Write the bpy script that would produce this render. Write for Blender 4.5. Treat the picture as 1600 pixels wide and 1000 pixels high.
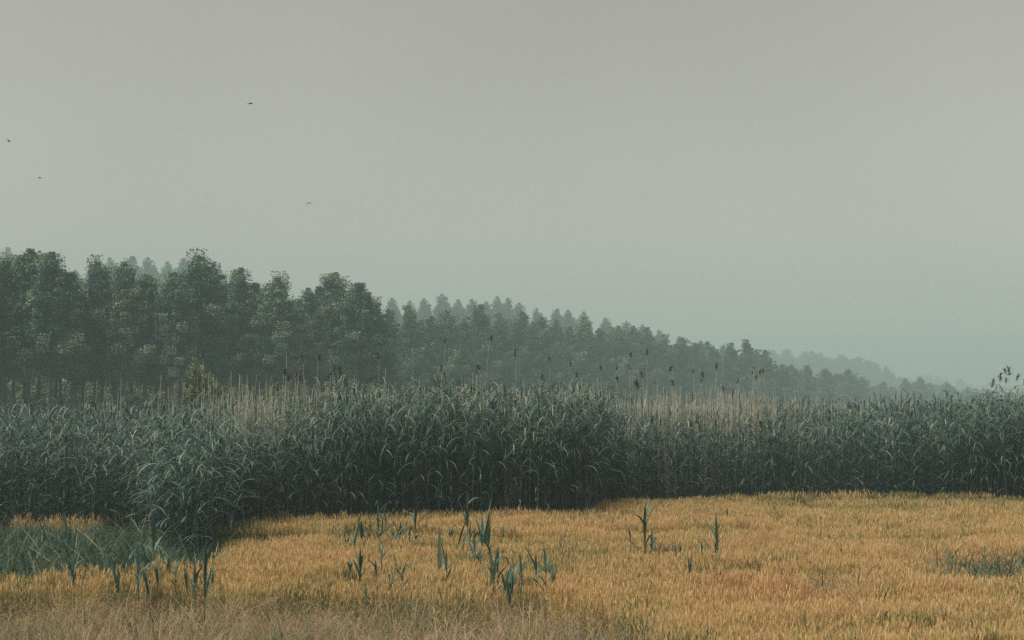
import bpy, math, random
import numpy as np
from mathutils import Vector, Matrix

# ------------------------------------------------------------------ camera, world, sun, exposure
scn = bpy.context.scene
for o in list(bpy.data.objects):
    bpy.data.objects.remove(o)
C = scn.collection
CAM_H, F_PX, Y_HOR = 3.2, 2222.0, 620.0
PITCH = math.atan((Y_HOR - 500.0) / F_PX)
cam_d = bpy.data.cameras.new('camera')
cam = bpy.data.objects.new('camera', cam_d)
C.objects.link(cam)
cam.location = (0, 0, CAM_H)
cam.rotation_euler = (math.pi / 2 + PITCH, 0, 0)
cam_d.sensor_width = 36.0
cam_d.lens = F_PX / 1600 * 36.0
cam_d.clip_start, cam_d.clip_end = 0.1, 4000
scn.camera = cam

SUN_EL, SUN_AZ = math.radians(62), math.radians(-120)     # azimuth clockwise from +Y (the view direction)
world = bpy.data.worlds.new('World')
scn.world = world
world.use_nodes = True
wn = world.node_tree
wn.nodes.clear()
sky = wn.nodes.new('ShaderNodeTexSky')
sky.sky_type = 'NISHITA'
sky.sun_disc = False
sky.sun_elevation, sky.sun_rotation = SUN_EL, SUN_AZ
sky.air_density, sky.dust_density, sky.ozone_density = 1.0, 1.0, 1.0
hs = wn.nodes.new('ShaderNodeHueSaturation')
hs.inputs['Saturation'].default_value = 0.14              # overcast: the blue is scattered out to grey
tintn = wn.nodes.new('ShaderNodeMix')
tintn.data_type = 'RGBA'; tintn.blend_type = 'MULTIPLY'; tintn.inputs['Factor'].default_value = 1.0
tintn.inputs['B'].default_value = (.75, .69, .605, 1)
bg = wn.nodes.new('ShaderNodeBackground')
bg.inputs['Strength'].default_value = 0.05
wo = wn.nodes.new('ShaderNodeOutputWorld')
wtc = wn.nodes.new('ShaderNodeTexCoord')                    # faint unevenness of the cloud layer, all round
wnz = wn.nodes.new('ShaderNodeTexNoise'); wnz.inputs['Scale'].default_value = 2.2; wnz.inputs['Detail'].default_value = 3
wmr = wn.nodes.new('ShaderNodeMapRange'); wmr.inputs['From Min'].default_value = .3; wmr.inputs['From Max'].default_value = .7
wmr.inputs['To Min'].default_value = .92; wmr.inputs['To Max'].default_value = 1.06
wn.links.new(wtc.outputs['Generated'], wnz.inputs['Vector']); wn.links.new(wnz.outputs['Fac'], wmr.inputs['Value'])
wn.links.new(wmr.outputs[0], hs.inputs['Value'])
wn.links.new(sky.outputs[0], hs.inputs['Color'])
wn.links.new(hs.outputs[0], tintn.inputs['A'])
wn.links.new(tintn.outputs['Result'], bg.inputs['Color'])
wn.links.new(bg.outputs[0], wo.inputs['Surface'])

sun_d = bpy.data.lights.new('sun', 'SUN')
sun_d.energy, sun_d.angle, sun_d.color = 1.5, math.radians(45), (1.0, 0.94, 0.84)
sun = bpy.data.objects.new('sun', sun_d)
C.objects.link(sun)
sd = Vector((math.sin(SUN_AZ) * math.cos(SUN_EL), math.cos(SUN_AZ) * math.cos(SUN_EL), math.sin(SUN_EL)))
sun.rotation_euler = sd.to_track_quat('Z', 'Y').to_euler()
sun.location = sd * 60

vs = scn.view_settings
vs.view_transform, vs.look, vs.exposure, vs.gamma = 'Standard', 'None', 1.47, 1.0
vs.use_curve_mapping = False
cy = scn.cycles
cy.max_bounces, cy.diffuse_bounces, cy.glossy_bounces = 6, 3, 2
cy.transmission_bounces, cy.transparent_max_bounces, cy.volume_bounces = 3, 8, 1
cy.sample_clamp_indirect = 4.0
cy.use_denoising = False                                # the photograph is grainy; fine foliage stays crisp
cy.use_adaptive_sampling = False

HAZE_DENSITY = 0.0016
rng = np.random.default_rng(7)
random.seed(7)

# ------------------------------------------------------------------ helpers
def proj(X, Y, Z):
    """world -> pixel of the 1600x1000 photograph (layout planning only)"""
    X, Y, Z = np.asarray(X, float), np.asarray(Y, float), np.asarray(Z, float) - CAM_H
    d = Y * math.cos(PITCH) + Z * math.sin(PITCH)
    v = -Y * math.sin(PITCH) + Z * math.cos(PITCH)
    return 800 + F_PX * X / d, 500 - F_PX * v / d

def unproj(px, py, z):
    """pixel -> world point on the horizontal plane at height z"""
    a, b = (px - 800) / F_PX, (500 - py) / F_PX
    dy = math.cos(PITCH) - b * math.sin(PITCH)
    dz = math.sin(PITCH) + b * math.cos(PITCH)
    t = (z - CAM_H) / dz
    return a * t, dy * t

def at_depth(px, py, Y):
    a, b = (px - 800) / F_PX, (500 - py) / F_PX
    dy = math.cos(PITCH) - b * math.sin(PITCH)
    dz = math.sin(PITCH) + b * math.cos(PITCH)
    t = Y / dy
    return a * t, CAM_H + dz * t

def vnoise(x, y, seed=0):
    x, y = np.asarray(x, float), np.asarray(y, float)
    xi, yi = np.floor(x).astype(np.int64), np.floor(y).astype(np.int64)
    xf, yf = x - xi, y - yi
    def h(a, b):
        n = (a * 374761393 + b * 668265263 + seed * 974711) & 0x7fffffff
        n = ((n ^ (n >> 13)) * 1274126177) & 0x7fffffff
        return ((n ^ (n >> 16)) & 0xffff) / 65535.0
    u, v = xf * xf * (3 - 2 * xf), yf * yf * (3 - 2 * yf)
    return (h(xi, yi) * (1 - u) + h(xi + 1, yi) * u) * (1 - v) + (h(xi, yi + 1) * (1 - u) + h(xi + 1, yi + 1) * u) * v

def fbm(x, y, seed=0, o=3):
    s, a, t = 0, 1.0, 0
    for k in range(o):
        s = s + a * vnoise(np.asarray(x) * 2 ** k, np.asarray(y) * 2 ** k, seed + k * 17)
        t += a; a *= .5
    return s / t

def inpoly(px, py, poly):
    px, py = np.asarray(px), np.asarray(py)
    c = np.zeros(px.shape, bool)
    n = len(poly)
    for i in range(n):
        x0, y0 = poly[i]; x1, y1 = poly[(i + 1) % n]
        if y0 == y1: continue
        c ^= ((y0 > py) != (y1 > py)) & (px < (x1 - x0) * (py - y0) / (y1 - y0) + x0)
    return c

class MB:
    """collects vertices, faces and a per-vertex tint"""
    def __init__(s):
        s.v, s.f, s.t = [], [], []
    def add(s, V, F, t=0.5):
        b = len(s.v)
        s.v += [tuple(p) for p in V]
        s.f += [tuple(i + b for i in f) for f in F]
        s.t += [t] * len(V) if np.isscalar(t) else list(t)
        return s
    def mesh(s, name, mat, smooth=True):
        me = bpy.data.meshes.new(name)
        me.from_pydata(s.v, [], s.f)
        a = me.attributes.new('tint', 'FLOAT', 'POINT')
        a.data.foreach_set('value', np.array(s.t, np.float32))
        if smooth:
            me.polygons.foreach_set('use_smooth', [True] * len(me.polygons))
        for m in (mat if isinstance(mat, (list, tuple)) else [mat]):
            me.materials.append(m)
        return me

def mesh_np(name, V, F, mat, tint=None):
    """fast mesh from arrays, all faces with the same corner count"""
    me = bpy.data.meshes.new(name)
    k = F.shape[1]
    me.vertices.add(len(V)); me.vertices.foreach_set('co', V.astype(np.float32).ravel())
    me.loops.add(F.size); me.loops.foreach_set('vertex_index', F.astype(np.int32).ravel())
    me.polygons.add(len(F))
    me.polygons.foreach_set('loop_start', np.arange(0, F.size, k, dtype=np.int32))
    me.polygons.foreach_set('loop_total', np.full(len(F), k, np.int32))
    if tint is not None:
        a = me.attributes.new('tint', 'FLOAT', 'POINT')
        a.data.foreach_set('value', tint.astype(np.float32))
    me.materials.append(mat)
    me.update(calc_edges=True)
    return me

def tube(mb, pts, radii, n=5, t=0.5, cap=True):
    pts = [Vector(p) for p in pts]
    V, Fc = [], []
    for i, p in enumerate(pts):
        d = (pts[min(i + 1, len(pts) - 1)] - pts[max(i - 1, 0)]).normalized()
        ref = Vector((1, 0, 0)) if abs(d.x) < .8 else Vector((0, 1, 0))
        u = d.cross(ref).normalized(); w = d.cross(u)
        for k in range(n):
            a = 2 * math.pi * k / n
            V.append(p + (u * math.cos(a) + w * math.sin(a)) * radii[i])
    for i in range(len(pts) - 1):
        for k in range(n):
            a, b = i * n + k, i * n + (k + 1) % n
            Fc.append((a, b, b + n, a + n))
    if cap:
        Fc.append(tuple(range((len(pts) - 1) * n, len(pts) * n)))
    mb.add(V, Fc, t)

def ribbon(mb, base, az, e0, e1, L, W, seg=6, t=0.5, power=1.3, fold=0.35, twist=0.0, wp=0.35, side=0.0):
    """a long leaf: path bends from elevation e0 to e1, V-folded cross-section, pointed tip"""
    p = Vector(base)
    V, Fc = [], []
    for i in range(seg + 1):
        s = i / seg
        e = e0 + (e1 - e0) * s ** power
        a = az + side * s
        d = Vector((math.cos(a) * math.cos(e), math.sin(a) * math.cos(e), math.sin(e)))
        if i:
            p = p + d * (L / seg)
        u = Vector((-math.sin(a), math.cos(a), 0))
        n = u.cross(d)
        ang = twist * s
        uu = u * math.cos(ang) + n * math.sin(ang)
        nn = n * math.cos(ang) - u * math.sin(ang)
        w = W * (0.45 + 0.55 * min(1, s / wp)) if s < wp else W * max(0.02, (1 - ((s - wp) / (1 - wp)) ** 1.6))
        V += [p - uu * w / 2 - nn * w * fold * .5, p, p + uu * w / 2 - nn * w * fold * .5]
    for i in range(seg):
        a = i * 3
        Fc += [(a, a + 1, a + 4, a + 3), (a + 1, a + 2, a + 5, a + 4)]
    mb.add(V, Fc, t)
    return p

def link(name, data, parent=None, loc=None, rot=None, scl=None):
    o = bpy.data.objects.new(name, data)
    C.objects.link(o)
    if parent is not None: o.parent = parent
    if loc is not None: o.location = loc
    if rot is not None: o.rotation_euler = rot
    if scl is not None: o.scale = scl if hasattr(scl, '__len__') else (scl,) * 3
    return o

def tag(o, label=None, cat=None, group=None, kind=None):
    if label: o['label'] = label
    if cat: o['category'] = cat
    if group: o['group'] = group
    if kind: o['kind'] = kind
    return o

# ------------------------------------------------------------------ materials (procedural)
def ramp(nt, stops):
    r = nt.nodes.new('ShaderNodeValToRGB')
    els = r.color_ramp.elements
    while len(els) < len(stops): els.new(0.5)
    for e, (p, c) in zip(els, stops):
        e.position, e.color = p, (*c, 1)
    return r

def plant_mat(name, stops, rough=0.55, spec=0.3, trans=0.25, inst=0.0, rnd=0.15, noise=0.15, nscale=9.0, trans_tint=(1.0, 1.0, 0.7)):
    """colour from a ramp read at: tint of the piece + tint of the plant + random of the plant + fine noise"""
    m = bpy.data.materials.new(name); m.use_nodes = True
    nt = m.node_tree; nt.nodes.clear(); L = nt.links.new
    a = nt.nodes.new('ShaderNodeAttribute'); a.attribute_name = 'tint'
    fac = a.outputs['Fac']
    def add(x, sock, k, off):
        mm = nt.nodes.new('ShaderNodeMath'); mm.operation = 'MULTIPLY_ADD'
        L(sock, mm.inputs[0]); mm.inputs[1].default_value = k; mm.inputs[2].default_value = off
        pl = nt.nodes.new('ShaderNodeMath'); pl.operation = 'ADD'
        L(x, pl.inputs[0]); L(mm.outputs[0], pl.inputs[1])
        return pl.outputs[0]
    if inst:
        ia = nt.nodes.new('ShaderNodeAttribute'); ia.attribute_type = 'INSTANCER'; ia.attribute_name = 'ptint'
        fac = add(fac, ia.outputs['Fac'], inst, 0)
    oi = nt.nodes.new('ShaderNodeObjectInfo')
    fac = add(fac, oi.outputs['Random'], rnd, -rnd / 2)
    tc = nt.nodes.new('ShaderNodeTexCoord')
    nz = nt.nodes.new('ShaderNodeTexNoise'); nz.inputs['Scale'].default_value = nscale; nz.inputs['Detail'].default_value = 3
    L(tc.outputs['Object'], nz.inputs['Vector'])
    fac = add(fac, nz.outputs['Fac'], noise * 2, -noise)
    r = ramp(nt, stops); L(fac, r.inputs['Fac'])
    b = nt.nodes.new('ShaderNodeBsdfPrincipled')
    b.inputs['Roughness'].default_value = rough; b.inputs['Specular IOR Level'].default_value = spec
    L(r.outputs[0], b.inputs['Base Color'])
    out = nt.nodes.new('ShaderNodeOutputMaterial')
    if trans > 0:
        tr = nt.nodes.new('ShaderNodeBsdfTranslucent')
        mx = nt.nodes.new('ShaderNodeMix'); mx.data_type = 'RGBA'; mx.blend_type = 'MULTIPLY'; mx.inputs['Factor'].default_value = 1
        L(r.outputs[0], mx.inputs['A']); mx.inputs['B'].default_value = (*trans_tint, 1)
        L(mx.outputs['Result'], tr.inputs['Color'])
        ms = nt.nodes.new('ShaderNodeMixShader'); ms.inputs[0].default_value = trans
        L(b.outputs[0], ms.inputs[1]); L(tr.outputs[0], ms.inputs[2]); L(ms.outputs[0], out.inputs['Surface'])
    else:
        L(b.outputs[0], out.inputs['Surface'])
    return m

M_REED = plant_mat('reed_leaf', [(0.0, (.007, .026, .040)), (0.4, (.028, .074, .074)), (0.75, (.115, .180, .140)), (1.0, (.27, .28, .18))], rough=.5, spec=.4, trans=.12, inst=.3, rnd=.25)
M_REEDSTEM = plant_mat('reed_stem', [(0.0, (.016, .038, .046)), (0.6, (.048, .080, .078)), (1.0, (.20, .21, .15))], trans=0, rnd=.5, noise=.3, nscale=3)
M_SHOOT = plant_mat('reed_shoot_leaf', [(0.0, (.018, .056, .046)), (0.5, (.042, .108, .080)), (1.0, (.15, .235, .165))], rough=.4, spec=.45, trans=.15, rnd=.2, noise=.12)
M_DRYSTEM = plant_mat('dry_reed_stem', [(0.0, (.28, .25, .185)), (0.6, (.48, .44, .33)), (1.0, (.64, .60, .48))], trans=0, rnd=.6, noise=.2, nscale=3)
M_PLUME = plant_mat('dry_reed_plume', [(0.0, (.018, .014, .016)), (0.5, (.045, .032, .034)), (1.0, (.15, .10, .085))], trans=.05, rnd=.7, rough=.9, spec=.05, noise=.2)
M_LEAF = plant_mat('poplar_leaf', [(0.0, (.034, .082, .080)), (0.45, (.088, .158, .128)), (0.95, (.24, .30, .195))], rough=.55, spec=.3, trans=.15, rnd=.24, noise=.32, nscale=.55)
M_SHRUB = plant_mat('shrub_leaf', [(0.0, (.08, .115, .07)), (0.5, (.18, .22, .125)), (1.0, (.30, .33, .19))], rough=.5, spec=.3, trans=.25, rnd=.1, nscale=1.5)
M_BARK = plant_mat('poplar_bark', [(0.0, (.035, .034, .030)), (0.5, (.075, .07, .06)), (1.0, (.14, .13, .11))], trans=0, rough=.9, spec=.1, rnd=.3, noise=.35, nscale=4)
M_WHEAT = plant_mat('wheat', [(0.0, (.10, .145, .075)), (0.20, (.34, .32, .13)), (0.42, (.70, .535, .235)), (0.7, (.82, .60, .305)), (1.0, (.58, .34, .17))], rough=.65, spec=.2, trans=.35, inst=.5, rnd=.34, noise=.06, trans_tint=(1, .88, .65))
M_DRYWEED = plant_mat('dry_weed', [(0.0, (.09, .14, .095)), (0.3, (.22, .225, .13)), (0.6, (.40, .30, .175)), (1.0, (.50, .36, .24))], rough=.8, spec=.1, trans=.2, inst=.6, rnd=.2, noise=.1)
M_GRASS = plant_mat('green_grass', [(0.0, (.026, .058, .045)), (0.45, (.060, .106, .072)), (0.8, (.14, .18, .115)), (1.0, (.36, .29, .15))], rough=.5, spec=.3, trans=.25, inst=.5, rnd=.2, noise=.1)
M_BIRD = plant_mat('bird_feather', [(0.0, (.012, .013, .015)), (0.6, (.03, .03, .033)), (1.0, (.07, .065, .06))], trans=0, rough=.7, spec=.2, rnd=0)

def soil_mat():
    m = bpy.data.materials.new('field_soil'); m.use_nodes = True
    nt = m.node_tree; L = nt.links.new
    b = nt.nodes['Principled BSDF']; b.inputs['Roughness'].default_value = .95; b.inputs['Specular IOR Level'].default_value = .1
    tc = nt.nodes.new('ShaderNodeTexCoord')
    n1 = nt.nodes.new('ShaderNodeTexNoise'); n1.inputs['Scale'].default_value = .35; n1.inputs['Detail'].default_value = 10; n1.inputs['Roughness'].default_value = .7
    n2 = nt.nodes.new('ShaderNodeTexNoise'); n2.inputs['Scale'].default_value = 14; n2.inputs['Detail'].default_value = 6
    L(tc.outputs['Object'], n1.inputs['Vector']); L(tc.outputs['Object'], n2.inputs['Vector'])
    ad = nt.nodes.new('ShaderNodeMath'); ad.operation = 'MULTIPLY_ADD'; ad.inputs[1].default_value = .5
    L(n2.outputs['Fac'], ad.inputs[0]); L(n1.outputs['Fac'], ad.inputs[2])
    r = ramp(nt, [(.45, (.045, .050, .030)), (.7, (.075, .075, .042)), (.95, (.13, .115, .062))])
    L(ad.outputs[0], r.inputs['Fac']); L(r.outputs[0], b.inputs['Base Color'])
    bp = nt.nodes.new('ShaderNodeBump'); bp.inputs['Strength'].default_value = .6; bp.inputs['Distance'].default_value = .05
    L(n2.outputs['Fac'], bp.inputs['Height']); L(bp.outputs[0], b.inputs['Normal'])
    return m
M_SOIL = soil_mat()

# ------------------------------------------------------------------ ground and haze
def build_ground():
    rs = [0, 6, 12, 20, 32, 50, 80, 130, 220, 380, 640, 950, 1350, 1800]
    n = 72
    V, Fc = [(0, 0, 0)], []
    for r in rs[1:]:
        for k in range(n):
            a = 2 * math.pi * k / n
            V.append((r * math.cos(a), r * math.sin(a), 0))
    for k in range(n):
        Fc.append((0, 1 + k, 1 + (k + 1) % n))
    for i in range(len(rs) - 2):
        for k in range(n):
            a, b = 1 + i * n + k, 1 + i * n + (k + 1) % n
            Fc.append((a, a + n, b + n, b))
    mb = MB().add(V, Fc)
    tag(link('ground', mb.mesh('ground', M_SOIL)), 'flat brown earth under the wheat, reeds and trees', kind='structure')
build_ground()

def build_haze():
    x, z0, z1 = 1900, -1.0, 56.0
    V = [(sx * x, sy * x, z) for z in (z0, z1) for sx, sy in ((-1, -1), (1, -1), (1, 1), (-1, 1))]
    Fc = [(3, 2, 1, 0), (4, 5, 6, 7), (0, 1, 5, 4), (1, 2, 6, 5), (2, 3, 7, 6), (3, 0, 4, 7)]
    m = bpy.data.materials.new('haze_air'); m.use_nodes = True
    nt = m.node_tree; nt.nodes.clear()
    out = nt.nodes.new('ShaderNodeOutputMaterial')
    pv = nt.nodes.new('ShaderNodeVolumePrincipled')
    pv.inputs['Color'].default_value = (.57, .755, .76, 1)
    pv.inputs['Density'].default_value = HAZE_DENSITY
    pv.inputs['Anisotropy'].default_value = 0.0
    nt.links.new(pv.outputs[0], out.inputs['Volume'])
    me = bpy.data.meshes.new('haze'); me.from_pydata(V, [], Fc); me.materials.append(m)
    tag(link('haze', me), 'pale grey-green haze hanging over the fields', kind='stuff')
build_haze()

# ------------------------------------------------------------------ instanced stuff (uncountable masses)
def make_instancer(name, label, pts, rot, scl, idx, tint, protos):
    coll = bpy.data.collections.new(name + '_pieces')
    for k, me in enumerate(protos):
        o = bpy.data.objects.new('%s_piece_%03d' % (name, k), me)
        coll.objects.link(o)
    me = bpy.data.meshes.new(name)
    n = len(pts)
    me.vertices.add(n); me.vertices.foreach_set('co', np.asarray(pts, np.float32).ravel())
    for an, ty, key, arr in (('rot', 'FLOAT_VECTOR', 'vector', rot), ('scl', 'FLOAT_VECTOR', 'vector', scl), ('idx', 'INT', 'value', idx), ('ptint', 'FLOAT', 'value', tint)):
        a = me.attributes.new(an, ty, 'POINT')
        a.data.foreach_set(key, np.asarray(arr, np.int32 if ty == 'INT' else np.float32).ravel())
    me.update()
    ng = bpy.data.node_groups.new(name + '_scatter', 'GeometryNodeTree')
    ng.interface.new_socket('Geometry', in_out='INPUT', socket_type='NodeSocketGeometry')
    ng.interface.new_socket('Geometry', in_out='OUTPUT', socket_type='NodeSocketGeometry')
    N, L = ng.nodes.new, ng.links.new
    gi, go = N('NodeGroupInput'), N('NodeGroupOutput')
    ci = N('GeometryNodeCollectionInfo'); ci.inputs['Collection'].default_value = coll
    ci.inputs['Separate Children'].default_value = True; ci.inputs['Reset Children'].default_value = True
    ip = N('GeometryNodeInstanceOnPoints'); ip.inputs['Pick Instance'].default_value = True
    def attr(nm, ty):
        a = N('GeometryNodeInputNamedAttribute'); a.data_type = ty; a.inputs['Name'].default_value = nm
        return a.outputs['Attribute']
    er = N('FunctionNodeEulerToRotation')
    L(attr('rot', 'FLOAT_VECTOR'), er.inputs[0])
    L(gi.outputs[0], ip.inputs['Points']); L(ci.outputs[0], ip.inputs['Instance'])
    L(attr('idx', 'INT'), ip.inputs['Instance Index']); L(er.outputs[0], ip.inputs['Rotation'])
    L(attr('scl', 'FLOAT_VECTOR'), ip.inputs['Scale']); L(ip.outputs[0], go.inputs[0])
    o = link(name, me)
    md = o.modifiers.new('scatter', 'NODES'); md.node_group = ng
    return tag(o, label, kind='stuff')

# ------------------------------------------------------------------ trees
def crown_mesh(name, H, R, base, seed, n_br, leaf, clump_r, per, mat, shape='ovoid', lobes=0.5):
    r = np.random.default_rng(seed)
    cl, ct = [], []
    limbs = []
    for i in range(n_br):
        t = (i + r.random()) / n_br
        z = base + (H - base) * (0.02 + 0.93 * t)
        prof = (math.sin(math.pi * min(1, (t * .80 + .20)) ** .9) ** .75) if shape == 'ovoid' else (1 - t) ** .80 * min(1, .6 + t * 2.2)
        Lb = R * max(.12, prof) * r.uniform(.6, 1.15)
        az = i * 2.39996 + r.normal(0, .35)
        el = math.radians(r.uniform(18, 42) + 28 * t)
        tipz = min(z + Lb * math.tan(el) * .8, z + (H - z) * r.uniform(.5, .9))
        n_c = max(2, int(Lb / (clump_r * .85)) + 1)
        bt = r.normal(0, .25)
        for k in range(n_c):
            s = (k + .6) / n_c
            s = .18 + .82 * s
            p = np.array([math.cos(az) * Lb * s, math.sin(az) * Lb * s, z + (tipz - z) * s ** 1.3])
            p += r.normal(0, clump_r * .35, 3)
            cl.append((p, clump_r * r.uniform(.65, 1.2) * (1.05 - .3 * s)))
            ct.append(bt + r.normal(0, .13))
        limbs.append(((0, 0, z - .15), (math.cos(az) * Lb * .55, math.sin(az) * Lb * .55, z + (tipz - z) * .5), (math.cos(az) * Lb * .95, math.sin(az) * Lb * .95, tipz)))
    for k in range(9):                                        # upright side shoots with knobs of leaves
        az, f0 = k * 2.4 + r.normal(0, .4), r.uniform(.40, .82)
        zz = base + (H - base) * f0
        rr_ = R * .9 * (1 - f0) ** .8 + .10 * R
        tip = zz + (H - zz) * r.uniform(.30, .78) - .30 * rr_
        for q in range(4):
            f = q / 3
            cl.append((np.array([math.cos(az) * rr_ * (.75 + .25 * f), math.sin(az) * rr_ * (.75 + .25 * f), zz + (tip - zz) * f]), clump_r * (.60 - .28 * f)))
            ct.append(r.normal(0, .13))
    for k in range(9):                                        # leading shoots, knobbly top
        p = np.array([r.normal(0, R * (.03 + .025 * k)), r.normal(0, R * (.03 + .025 * k)), H - k * clump_r * .8])
        cl.append((p, clump_r * (.40 + .065 * k))); ct.append(r.normal(0, .13))
    P = np.concatenate([np.repeat(c[None], per, 0) + np.clip(r.normal(0, 1, (per, 3)), -1.35, 1.35) * rr * np.array([.62, .62, .5]) for c, rr in cl])
    T = np.repeat(np.array(ct), per) + r.normal(0, .06, len(P)) + .45
    n = len(P)
    nrm = r.normal(0, 1, (n, 3)); nrm[:, 2] = np.abs(nrm[:, 2]) * .8 + .3
    nrm /= np.linalg.norm(nrm, axis=1, keepdims=True)
    u = np.cross(nrm, r.normal(0, 1, (n, 3))); u /= np.linalg.norm(u, axis=1, keepdims=True) + 1e-9
    w = np.cross(nrm, u)
    sz = (leaf * r.uniform(.65, 1.3, n))[:, None]
    a = P - u * sz * .55
    b = P + w * sz * .42 + nrm * sz * .10
    c = P + u * sz * .6 - nrm * sz * .12
    d = P - w * sz * .42 + nrm * sz * .10
    V = np.stack([a, b, c, d], 1).reshape(-1, 3)
    Fq = np.arange(4 * n).reshape(-1, 4)
    return mesh_np(name, V, Fq, mat, np.repeat(T, 4)), limbs

def trunk_mesh(name, H, rad, limbs, seed, mat=None):
    r = random.Random(seed)
    mb = MB()
    pts, rd = [], []
    bx, by = r.uniform(-.02, .02), r.uniform(-.02, .02)
    for k in range(9):
        s = k / 8
        pts.append((bx * H * math.sin(s * 3), by * H * math.sin(s * 2.3), s * H * .95 - .05))
        rd.append(rad * (1.25 if k == 0 else 1.0) * (1 - .88 * s))
    tube(mb, pts, rd, 7)
    for a, b, c in limbs[::2]:
        rr = rad * .30 * (1 - a[2] / H) + .012
        tube(mb, [a, b, c], [rr, rr * .65, rr * .2], 4)
    return mb.mesh(name, mat or M_BARK)

TREE_KINDS = []
def tree_kind(H, R, base, seed, n_br, leaf, cr, per, mat=M_LEAF, shape='ovoid', rad=.13):
    cm, limbs = crown_mesh('crown', H, R, base, seed, n_br, leaf, cr, per, mat, shape)
    return dict(H=H, crown=cm, trunk=trunk_mesh('trunk', H, rad, limbs, seed))
# slender plantation poplars, nominal height 13 m (kinds with bare trunks for the near left rows, low skirts for the rest)
for sd_ in range(4):
    TREE_KINDS.append(tree_kind(13, 2.5 + .25 * (sd_ % 2), 4.6, 100 + sd_, 46, .135, .62, 130, shape='cone'))
LOW = [tree_kind(13, 2.4 + .3 * (k % 3), 1.6, 140 + k, 50, .15, .62, 110, shape='ovoid' if k == 3 else 'cone') for k in range(5)]
TALL = [tree_kind(27, 3.8 + .5 * k, 4, 180 + k, 46, .36, 1.2, 80, shape='cone', rad=.28) for k in range(3)]

def place_tree(kind, x, y, h, label, group, wid=1.0, name='poplar_tree', cat='tree'):
    s = h / kind['H']
    t = link(name, None, loc=(x, y, 0), rot=(0, 0, random.uniform(0, 6.28)), scl=(s * wid, s * wid, s))
    tag(t, label, cat, group)
    link('trunk', kind['trunk'], t); link('crown', kind['crown'], t)
    return t

ORD = ['first', 'second', 'third', 'fourth', 'fifth', 'sixth', 'seventh', 'eighth', 'ninth', 'tenth', 'eleventh', 'twelfth', 'thirteenth', 'fourteenth', 'fifteenth', 'sixteenth', 'seventeenth', 'eighteenth', 'nineteenth', 'twentieth', 'twenty-first', 'twenty-second', 'twenty-third', 'twenty-fourth', 'twenty-fifth', 'twenty-sixth', 'twenty-seventh', 'twenty-eighth', 'twenty-ninth', 'thirtieth', 'thirty-first', 'thirty-second', 'thirty-third', 'thirty-fourth', 'thirty-fifth', 'thirty-sixth', 'thirty-seventh', 'thirty-eighth', 'thirty-ninth', 'fortieth']

near_left = [(-60, 420), (8, 412), (44, 393), (78, 398), (112, 430), (150, 414), (196, 413), (232, 432), (270, 430), (310, 405), (342, 440), (374, 422), (400, 446), (436, 438), (484, 453), (522, 429), (562, 446), (584, 476)]
far_right = [(606, 486), (640, 480), (674, 496), (698, 487), (724, 500), (750, 478), (782, 492), (815, 489), (846, 497), (868, 502), (890, 512), (912, 497), (936, 515), (966, 511), (990, 511), (1012, 513), (1036, 524), (1066, 529), (1086, 537), (1106, 535), (1142, 537), (1167, 532), (1196, 548), (1222, 570), (1236, 571), (1262, 571), (1290, 577), (1324, 577), (1346, 589), (1380, 597), (1414, 591), (1438, 590), (1480, 598), (1512, 604), (1545, 611)]
def left_depth(px): return 96 + (px / 590.0) * 30
def right_depth(px):
    return 160 + (px - 600) * .21 if px < 1200 else 286 + (px - 1200) * .75
R_ = random.Random(5)
SPEC_L = {2: 'dark poplar with the high knobbly top near the left edge', 9: 'dark broad poplar whose crown rises left of the spired one', 11: 'dark spired poplar with a narrow pointed top', 15: 'tall open-topped poplar, highest at the right end of the dark rows', 16: 'pointed poplar just right of the tall open-topped one', 17: 'low poplar closing the right end of the dark near rows'}
TREE_AT = [(px, 'the %s near poplar' % ORD[k]) for k, (px, py) in enumerate(near_left[1:])] + [(px, 'the %s poplar of the long row' % ORD[k]) for k, (px, py) in enumerate(far_right)]
def tree_at(u):
    if u > 1575: return 'the right edge of the picture'
    return min(TREE_AT, key=lambda q: abs(q[0] - u))[1]
vis = 0
for i, (px, py) in enumerate(near_left):
    D = left_depth(px) + R_.uniform(-3, 3)
    x, z = at_depth(px, py, D)
    if px > 0: vis += 1
    lab = SPEC_L.get(i, 'dark green poplar, %s crown from the left in the near rows' % ORD[max(vis - 1, 0)] if px > 0 else 'dark poplar cut off by the left edge of the picture')
    place_tree(TREE_KINDS[i % 4], x, D, z, lab, 'poplars of the near plantation', wid=R_.uniform(.9, 1.25))
for k in range(34):                                          # second and third rows of the same block, lower between the crowns in front
    px = -50 + k * 18.5 + R_.uniform(-6, 6)
    D = left_depth(px) + (9 if k % 2 else 17) + R_.uniform(-2, 2)
    py = np.interp(px, [a for a, b in near_left], [b for a, b in near_left]) + R_.uniform(14, 34)
    x, z = at_depth(px, py, D)
    place_tree(TREE_KINDS[R_.randrange(4)], x, D, z, ('dark poplar half hidden just behind %s' if not k % 2 else 'dark poplar two rows behind %s') % tree_at(px), 'poplars of the near plantation', wid=R_.uniform(1.2, 1.55))
SPEC_R = {11: 'peaked poplar with the highest dark top in the paler long row', 21: 'slim poplar with a lone rounded top where the row drops', 34: 'last small hazy poplar at the right end of the long row'}
for i, (px, py) in enumerate(far_right):
    D = right_depth(px) + R_.uniform(-4, 4)
    x, z = at_depth(px, py, D)
    lab = SPEC_R.get(i, 'grey-green hazy poplar, %s from the left in the long receding row' % ORD[i])
    place_tree(LOW[i % 5], x, D, z, lab, 'poplars of the long receding row', wid=R_.uniform(1.0, 1.3) * (1 if px < 1200 else 1.5))
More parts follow.
